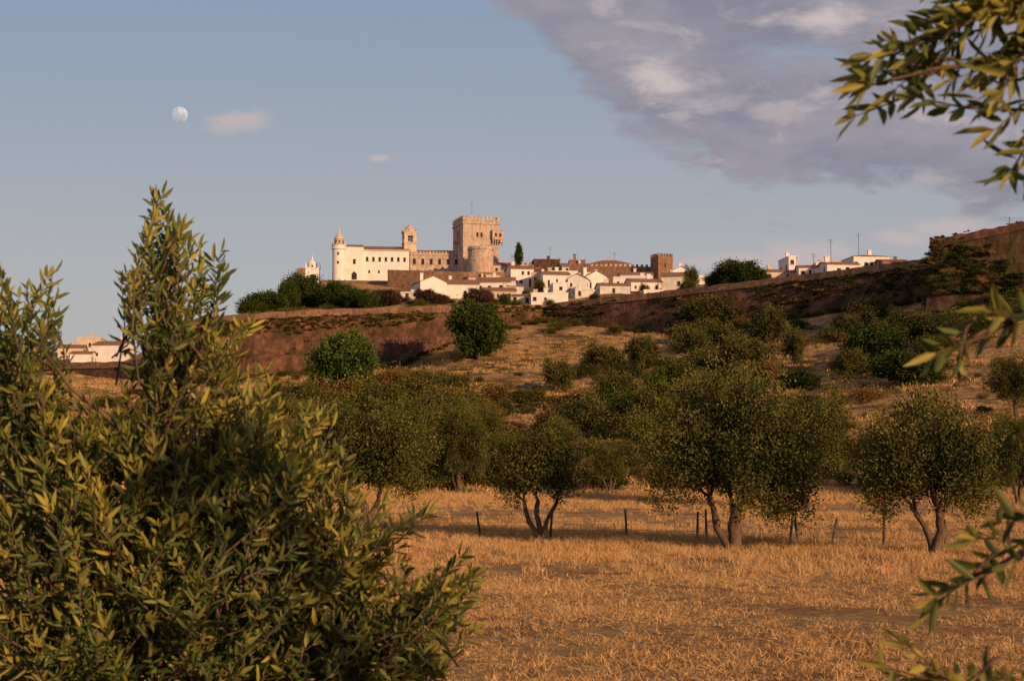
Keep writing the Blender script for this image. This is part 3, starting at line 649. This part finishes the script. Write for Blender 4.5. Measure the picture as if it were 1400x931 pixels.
# ---- town
Hs=[(574,612,409,386,377,350,'g',.35,None,2,1),(600,655,409,389,380,354,'e',.1,None,4,1),(650,702,402,386,377,364,'e',-.1,None,4,1),(660,706,413,398,391,345,'e',.1,None,3,1),
(698,744,418,405,400,336,'e',-.15,None,3,1),(726,777,417,402,397,332,'f',.05,None,4,1),(698,730,392,368,361,380,'e',.2,None,3,2),(726,752,390,374,368,374,'f',-.2,None,2,1),
(742,780,394,376,369,370,'e',.15,None,3,1),(776,802,400,381,374,360,'g',-.2,None,2,1),(800,832,397,379,370,366,'g',.25,None,2,1),(820,862,406,391,385,348,'e',.1,None,3,1),
(838,882,396,380,374,366,'f',-.1,None,3,1),(862,906,402,386,379,356,'e',.15,None,3,1),(904,950,400,378,370,360,'e',-.2,None,3,1),(930,985,394,378,374,366,'f',.1,None,4,1),
(672,702,376,363,357,394,'e',.1,M_cream,3,1),(806,862,374,361,353,404,'h',0,M_cream,5,1),(768,806,376,365,358,405,'e',.1,M_white2,3,1),(778,800,372,357,350,410,'f',0,M_brick2,2,1),
(730,766,374,356,353,408,'f',.1,M_brick,3,1),(752,790,384,372,366,385,'f',.1,None,3,1),(848,893,388,376,370,378,'e',0,None,3,1),(690,716,402,392,386,357,'m',.1,None,2,1),
(786,812,408,396,390,345,'f',.2,None,2,1),(920,942,388,370,364,372,'g',.1,None,2,1),(700,722,376,364,360,392,'f',.2,M_cream,2,1),(548,575,412,401,397,340,'f',.1,M_white2,2,1),
(640,668,396,380,376,372,'m',.2,None,2,1),(880,906,412,398,392,345,'f',.1,None,2,1),(756,776,402,388,384,358,'f',.1,None,1,1),(800,822,388,374,370,382,'f',-.1,None,2,1),(664,684,390,378,374,378,'f',.3,None,1,1),(905,925,410,396,392,348,'f',.2,None,1,1),
(1048,1092,388,372,366,310,'e',.1,None,4,1),(1078,1091,380,352,350,312,'f',.1,M_white,1,2),(1092,1135,382,366,360,305,'e',-.1,None,4,1),(1130,1176,378,362,356,300,'e',.1,None,4,1),
(1166,1218,374,351,345,306,'h',.1,M_white,5,1),(1206,1240,368,357,352,300,'e',0,M_brick2,3,1),(1120,1150,378,358,355,318,'f',0,M_cream,2,1),
(80,114,500,476,470,335,'e',.2,M_cream,3,1),(106,138,500,463,458,345,'f',.1,M_cream,3,2),(126,168,500,472,465,332,'e',-.1,M_white,3,1),(60,90,500,486,481,340,'e',0,M_white2,2,1),(96,124,502,484,479,326,'e',.1,M_white,2,1)]
for h in Hs: house(*h)
for px,py,d,h in ((752,352,400,3.5),(765,365,380,3),(1136,352,305,4.5),(1174,344,306,4.5),(1112,362,305,3),(840,352,400,2),(838,370,365,2.5),(700,358,380,2.5),(1380,305,225,1.5)):
    p=P(px,py,d); e=empty('rooftop_antenna',(p.x,p.y,p.z-.5)); A_=MB(); A_.box(-.05,.05,-.05,.05,-2,h); 
    for k in range(3): A_.box(-.7+k*.12,.7-k*.12,-.02,.02,h-.2-k*.35,h-.16-k*.35)
    A_.child('mast',e,M_metal)
# ================= fence =================
T=Tubes(); tops=[]
for px,py,lx in [(-40,742,.05),(150,741,.03),(330,740,-.05),(468,738,.04),(560,738,.02),(657,736,-.15),(752,738,.08),(857,738,-.05),(953,738,.04),(966,739,-.03),(1080,742,.1),(1092,742,-.16),(1136,748,.25),(1208,749,.04),(1291,752,.06),(1380,755,.0),(1480,757,.05)]:
    p=hit(px,py); h=R.uniform(.85,1.05); a=p+Vector((0,0,-.1)); b=p+Vector((lx*h,R.uniform(-.05,.05),h)); T.add([a,a.lerp(b,.5),b,b+Vector((0,0,.01))],[.045,.042,.038,.005],7); tops.append((p,b))
for f in (.9,.6,.3):
    for i in range(len(tops)-1):
        a=tops[i][0].lerp(tops[i][1],f); b=tops[i+1][0].lerp(tops[i+1][1],f); m=a.lerp(b,.5)-Vector((0,0,.03)); T.add([a,m,b],[.006]*3,4)
me=mesh_np('wire_fence',np.array([tuple(v) for v in T.v]),np.array(T.q),None,None,(M_wood,)); obj('wire_fence',me)
# ================= foreground olive (left) =================
def shoots(tips,dirs,lens,name,mat,sp=.024,Lf=.064,Wf=.0075,extra=None):
    P0=[];T0=[];V0=[];T=Tubes() if extra is None else extra
    for tip,dr,ln in zip(tips,dirs,lens):
        tip=np.array(tip);dr=np.array(dr)/np.linalg.norm(dr); cur=rng.normal(0,.35,3)
        base=tip-dr*ln; mid=base+dr*ln*.5+cur*ln*.4
        n=max(4,int(ln/sp)); tt=np.linspace(.12,1,n)
        pos=(1-tt)[:,None]**2*base+2*((1-tt)*tt)[:,None]*mid+(tt**2)[:,None]*tip
        a=unit(np.cross(dr,rng.normal(size=3))); b=np.cross(dr,a); vv=np.clip(rng.normal(.4,.22),0,1)
        for k in range(n):
            th=(k%2)*1.57+rng.normal(0,.45); s=a*math.cos(th)+b*math.sin(th)
            up=.45+.6*tt[k]
            for sg in (1,-1):
                if rng.random()<.12: continue
                P0.append(pos[k]); T0.append(dr*up+sg*s*.9+rng.normal(0,.25,3)); V0.append(vv+.35*tt[k]**2+rng.normal(0,.1))  # leaves get paler toward the tip: sunlit tips put into the colour
        P0.append(tip);T0.append(dr);V0.append(.8)
        T.add([base,mid*.5+(base+tip)*.25,tip],[.0045,.0032,.0012],4)
    P0=np.array(P0);T0=np.array(T0);n=len(P0)
    V,Q,k=leaves(P0,T0,Lf*rng.uniform(.55,1.25,n),Wf*rng.uniform(.8,1.2,n),True)
    tv=np.array([tuple(q) for q in T.v]);tq=np.array(T.q)
    me=mesh_np(name,np.concatenate([V,tv]),np.concatenate([Q,tq+len(V)]),None,np.concatenate([np.repeat(np.clip(V0,0,1),k),np.zeros(len(tv))]),(mat,M_bark),np.concatenate([np.zeros(len(Q),int),np.ones(len(tq),int)]))
    return obj(name,me)
tips=[];dirs=[];lens=[]
ctr=P(170,900,5.0)
def addlobe(px,py,rx,ry,n,d=5.0,up=.8,l0=.2,l1=.4,rd=.9):
    c=P(px,py,d); sx=rx/F*d; sz=ry/F*d; sy=max(sx,sz)*rd
    for _ in range(n):
        v=unit(rng.normal(size=3)); r=rng.uniform(.15,1)**.45; t=np.array(c)+v*r*np.array([sx,sy,sz])
        dr=unit(t-np.array(ctr))*.7+np.array([0,0,up])+v*.5+rng.normal(0,.4,3)
        tips.append(t);dirs.append(dr);lens.append(rng.uniform(l0,l1))
for a in [(226,335,26,60,8),(257,380,36,50,8),(205,405,28,55,6),(232,480,62,70,19),(298,455,32,45,7),(230,580,105,75,50),(325,560,45,50,13),(48,455,32,50,8),(0,455,38,60,12),(25,550,62,55,24),(105,610,85,72,38),
    (345,640,90,75,48),(30,650,110,110,66),(170,700,170,110,95),(405,690,70,85,48),(300,770,190,120,118),(80,800,190,150,120),(470,760,75,70,44),(520,830,80,80,46),(590,815,45,32,12),(420,880,150,110,85),(200,920,250,120,125),(550,905,60,55,26),(-120,650,120,250,70)]:
    addlobe(*a)
for px,py,lx in [(222,266,.0),(212,300,-.1),(245,318,.25),(172,378,-.15),(302,345,.25),(272,340,.2),(72,376,.1),(38,398,-.1),(2,382,.1),(330,445,.5),(446,572,.5),(462,608,.6),(420,560,.4),(522,690,.8),(572,702,.9),(645,788,1.3),(628,762,1.1),(610,800,1.2),(360,510,.4),(480,660,.7),(640,830,1.4),(380,560,.4)]:
    for k in range(3):
        p=P(px+R.uniform(-14,14)*(k>0),py+R.uniform(0,34)*(k>0),5.0+R.uniform(-.3,.3)); tips.append(np.array(p));dirs.append(np.array([lx+R.uniform(-.3,.3),R.uniform(-.3,.3),1.0]));lens.append(R.uniform(.28,.5))
T=Tubes(); g=Vector((ctr.x,5.0,H(ctr.x,5.0)-.1))
TA=np.array(tips); c1,l1=kmeans(TA,9)
for j in range(len(c1)):
    p0=g+Vector((R.uniform(-.2,.2),R.uniform(-.2,.2),0)); q=T.limb(p0,g.lerp(Vector(c1[j]),.85),.05,.02,7,6,.05)
    X=TA[l1==j]; c2,l2=kmeans(X,8)
    for m in range(len(c2)): T.limb(q[R.randint(3,6)],c2[m]-np.array([0,0,.2]),.014,.005,5,4,.06)
shoots(tips,dirs,lens,'olive_tree',M_near,extra=T)
# ================= near olive on the right =================
tips=[];dirs=[];lens=[];T=Tubes()
base=Vector((2.6,1.6,H(2.6,1.6)-.1)); fork=Vector((2.4,1.8,2.3)); T.limb(base,fork,.13,.09,9,6,.04)
def spray(a,b,n,d=2.5,ln=(.14,.26),spread=.07):
    A=P(a[0],a[1],d+.1); B=P(b[0],b[1],d); T.limb(fork,A,.035,.012,6,6,.04); pts=T.limb(A,B,.008,.003,5,8,.03)
    ax=(B-A).normalized()
    for k in range(n):
        t=(k+.5)/n; p=A.lerp(B,t)+Vector((R.uniform(-spread,spread),R.uniform(-spread,spread),R.uniform(-spread,spread)))
        dr=ax*.9+Vector((R.uniform(-.5,.5),R.uniform(-.5,.5),R.uniform(-.7,.5))); tips.append(np.array(p+dr.normalized()*.08));dirs.append(np.array(dr));lens.append(R.uniform(*ln))
    tips.append(np.array(B+ax*.05));dirs.append(np.array(ax));lens.append(.25)
spray((1460,60),(1215,110),8); spray((1440,-10),(1260,55),10); spray((1480,110),(1400,215),5); spray((1480,-60),(1320,20),10); spray((1470,20),(1330,95),6)
spray((1480,400),(1310,470),3,2.5,(.12,.2),.03); spray((1470,720),(1310,800),3,2.5,(.12,.2),.04); spray((1460,960),(1240,915),4,2.5,(.12,.2),.03)
for _ in range(130):
    v=unit(rng.normal(size=3)); c=np.array([2.8,1.6,3.2]); t=c+v*rng.uniform(.3,1)**.5*np.array([1.1,1.1,1.0])
    if t[0]-.12<.40*t[1] and t[1]>0.2: continue
    tips.append(t);dirs.append(v+np.array([0,0,.5]));lens.append(rng.uniform(.25,.4))
shoots(tips,dirs,lens,'olive_tree',M_near,extra=T)
# ================= moon =================
bpy.ops.mesh.primitive_uv_sphere_add(segments=48,ring_count=24,radius=11.0/F*3500,location=P(246,157,3500)); mo=bpy.context.object; mo.name='moon'
for p_ in mo.data.polygons: p_.use_smooth=True
m,nt,b=newmat('moon_surface'); n=noise(nt,.06,6,.6)
mc=ramp(nt,n,[(.42,(.1,.12,.16)),(.6,(.18,.22,.3))])
nt.links.new(mc,b.inputs['Base Color']); b.inputs['Roughness'].default_value=1
nt.links.new(ramp(nt,n,[(.42,(.4,.42,.47)),(.6,(.52,.53,.56))]),b.inputs['Emission Color']); b.inputs['Emission Strength'].default_value=.85
mo.data.materials.append(m)
# ================= light & sky =================
AZ=math.radians(140); EL=math.radians(15)
ts=Vector((math.sin(AZ)*math.cos(EL),math.cos(AZ)*math.cos(EL),math.sin(EL)))
sl=bpy.data.lights.new('sun','SUN'); sl.energy=5.0; sl.angle=math.radians(.5); sl.color=(1,.61,.33)
so=link(bpy.data.objects.new('sun',sl)); so.rotation_euler=(-ts).to_track_quat('-Z','Y').to_euler(); so.location=(20,-20,30)
W=bpy.data.worlds.new('World'); S.world=W; W.use_nodes=True; nt=W.node_tree; N=nt.nodes; bg=N['Background']; bg.inputs[1].default_value=.1
try: W.cycles.sampling_method='NONE'
except Exception as ex: print(ex)
sky=N.new('ShaderNodeTexSky'); sky.sky_type='NISHITA'; sky.sun_disc=False; sky.sun_elevation=EL; sky.sun_rotation=AZ; sky.dust_density=2.0; sky.air_density=1.0
tc=N.new('ShaderNodeTexCoord'); sx=N.new('ShaderNodeSeparateXYZ'); nt.links.new(tc.outputs['Generated'],sx.inputs[0])
def mth(op,a,b=None,c=None,cl=False):
    n=N.new('ShaderNodeMath'); n.operation=op; n.use_clamp=cl
    for i,v in enumerate((a,b,c)):
        if v is None: continue
        if isinstance(v,(int,float)): n.inputs[i].default_value=v
        else: nt.links.new(v,n.inputs[i])
    return n.outputs[0]
yy=mth('MAXIMUM',sx.outputs['Y'],.05); U=mth('DIVIDE',sx.outputs['X'],yy); Vv=mth('DIVIDE',sx.outputs['Z'],yy)
def vpy(py): return math.tan(math.atan((465.5-py)/F)+PIT)
def upx(px): return (px-700)/F
cb=N.new('ShaderNodeCombineXYZ'); nt.links.new(U,cb.inputs[0]); nt.links.new(mth('MULTIPLY',Vv,2.2),cb.inputs[1])
def wn(sc,det=6,ro=.6,off=0,dist=0):
    n=N.new('ShaderNodeTexNoise'); n.inputs['Scale'].default_value=sc; n.inputs['Detail'].default_value=det; n.inputs['Roughness'].default_value=ro; n.inputs['Distortion'].default_value=dist
    mp=N.new('ShaderNodeMapping'); mp.inputs['Location'].default_value=(off,off*.7,0); nt.links.new(cb.outputs[0],mp.inputs[0]); nt.links.new(mp.outputs[0],n.inputs['Vector']); return n.outputs['Fac']
def sstep(x,a,b):
    n=N.new('ShaderNodeMapRange'); n.interpolation_type='SMOOTHSTEP'; n.inputs[1].default_value=a; n.inputs[2].default_value=b; nt.links.new(x,n.inputs[0]); return n.outputs[0]
def blob(px,py,rx,ry):
    a=mth('DIVIDE',mth('SUBTRACT',U,upx(px)),rx/F); b=mth('DIVIDE',mth('SUBTRACT',Vv,vpy(py)),ry/F)
    r=mth('SQRT',mth('ADD',mth('MULTIPLY',a,a),mth('MULTIPLY',b,b))); return mth('SUBTRACT',1.0,r,None)
n1=wn(9,7,.6,0,.3); n2=wn(22,6,.62,3.1,.2); n3=wn(5,3,.55,7.3); n4=wn(14,6,.6,5.5,.4)
uu=mth('MULTIPLY_ADD',U,1.0,.2)
edge=N.new('ShaderNodeValToRGB'); nt.links.new(uu,edge.inputs[0]); E=edge.color_ramp.elements
st=[(600,-60),(690,10),(760,85),(835,175),(960,232),(1150,275),(1400,310),(2000,340)]
while len(E)<len(st): E.new(.5)
for i,(px,py) in enumerate(st):
    E[i].position=min(1,upx(px)+.2); v=vpy(py); E[i].color=(v,v,v,1)
nz=mth('SUBTRACT',n2,.5)
mm=mth('SUBTRACT',Vv,edge.outputs[0]); mm=mth('ADD',mm,mth('MULTIPLY',mth('SUBTRACT',n1,.5),.14)); mm=mth('ADD',mm,mth('MULTIPLY',nz,.08))
bank=sstep(mm,-.01,.022)
hole=sstep(mth('ADD',blob(1085,75,80,38),mth('MULTIPLY',nz,2.6)),.05,.9)
hole2=sstep(mth('ADD',blob(1330,150,60,20),mth('MULTIPLY',nz,2.6)),.3,1.0)
bank=mth('MULTIPLY',bank,mth('SUBTRACT',1.0,mth('MULTIPLY',mth('MAXIMUM',hole,hole2),.85)))
bank=mth('MULTIPLY',bank,mth('MULTIPLY_ADD',sstep(n3,.3,.6),.06,.93))
sm=None
for a in [(318,166,62,20),(515,217,20,8),(1010,356,90,22),(1100,346,100,26),(1300,312,80,20),(1240,326,60,16),(965,360,50,16),(1390,330,70,30)]:
    q=sstep(mth('ADD',blob(*a),mth('MULTIPLY',nz,2.2)),.0,.85); sm=q if sm is None else mth('MAXIMUM',sm,q)
sm=mth('MULTIPLY',sm,.8)
def wmix(f,a,b,mode='MIX'):
    m=N.new('ShaderNodeMix'); m.data_type='RGBA'; m.blend_type=mode
    for s,v in ((m.inputs[0],f),(m.inputs[6],a),(m.inputs[7],b)):
        if isinstance(v,(int,float)): s.default_value=v
        elif isinstance(v,tuple): s.default_value=(*v,1)
        else: nt.links.new(v,s)
    return m.outputs[2]
hz=sstep(Vv,.38,.04)
base=wmix(.9,sky.outputs[0],wmix(hz,(2.6,3.45,4.75),(4.7,4.5,4.45)))
lit=mth('MAXIMUM',mth('MAXIMUM',sstep(mth('ADD',blob(895,108,90,36),mth('MULTIPLY',nz,2.4)),0.0,1.0),sstep(mth('ADD',blob(1130,28,100,30),mth('MULTIPLY',nz,2.4)),0.0,1.0)),mth('MULTIPLY',sstep(n4,.52,.68),.5))
ccol=wmix(lit,wmix(sstep(n1,.35,.65),(2.45,2.4,3.05),(3.4,3.15,3.65)),(5.9,5.0,5.0))
c=wmix(bank,base,ccol); c=wmix(sm,c,(5.5,4.6,4.6))
nt.links.new(c,bg.inputs[0])
# ================= camera =================
cd=bpy.data.cameras.new('camera'); cd.lens=50; cd.sensor_width=36; cd.clip_end=20000; cd.clip_start=.1
cd.dof.use_dof=True; cd.dof.focus_distance=70; cd.dof.aperture_fstop=9
co=link(bpy.data.objects.new('camera',cd)); co.location=(0,0,CZ); co.rotation_euler=(math.pi/2+PIT,0,0); S.camera=co
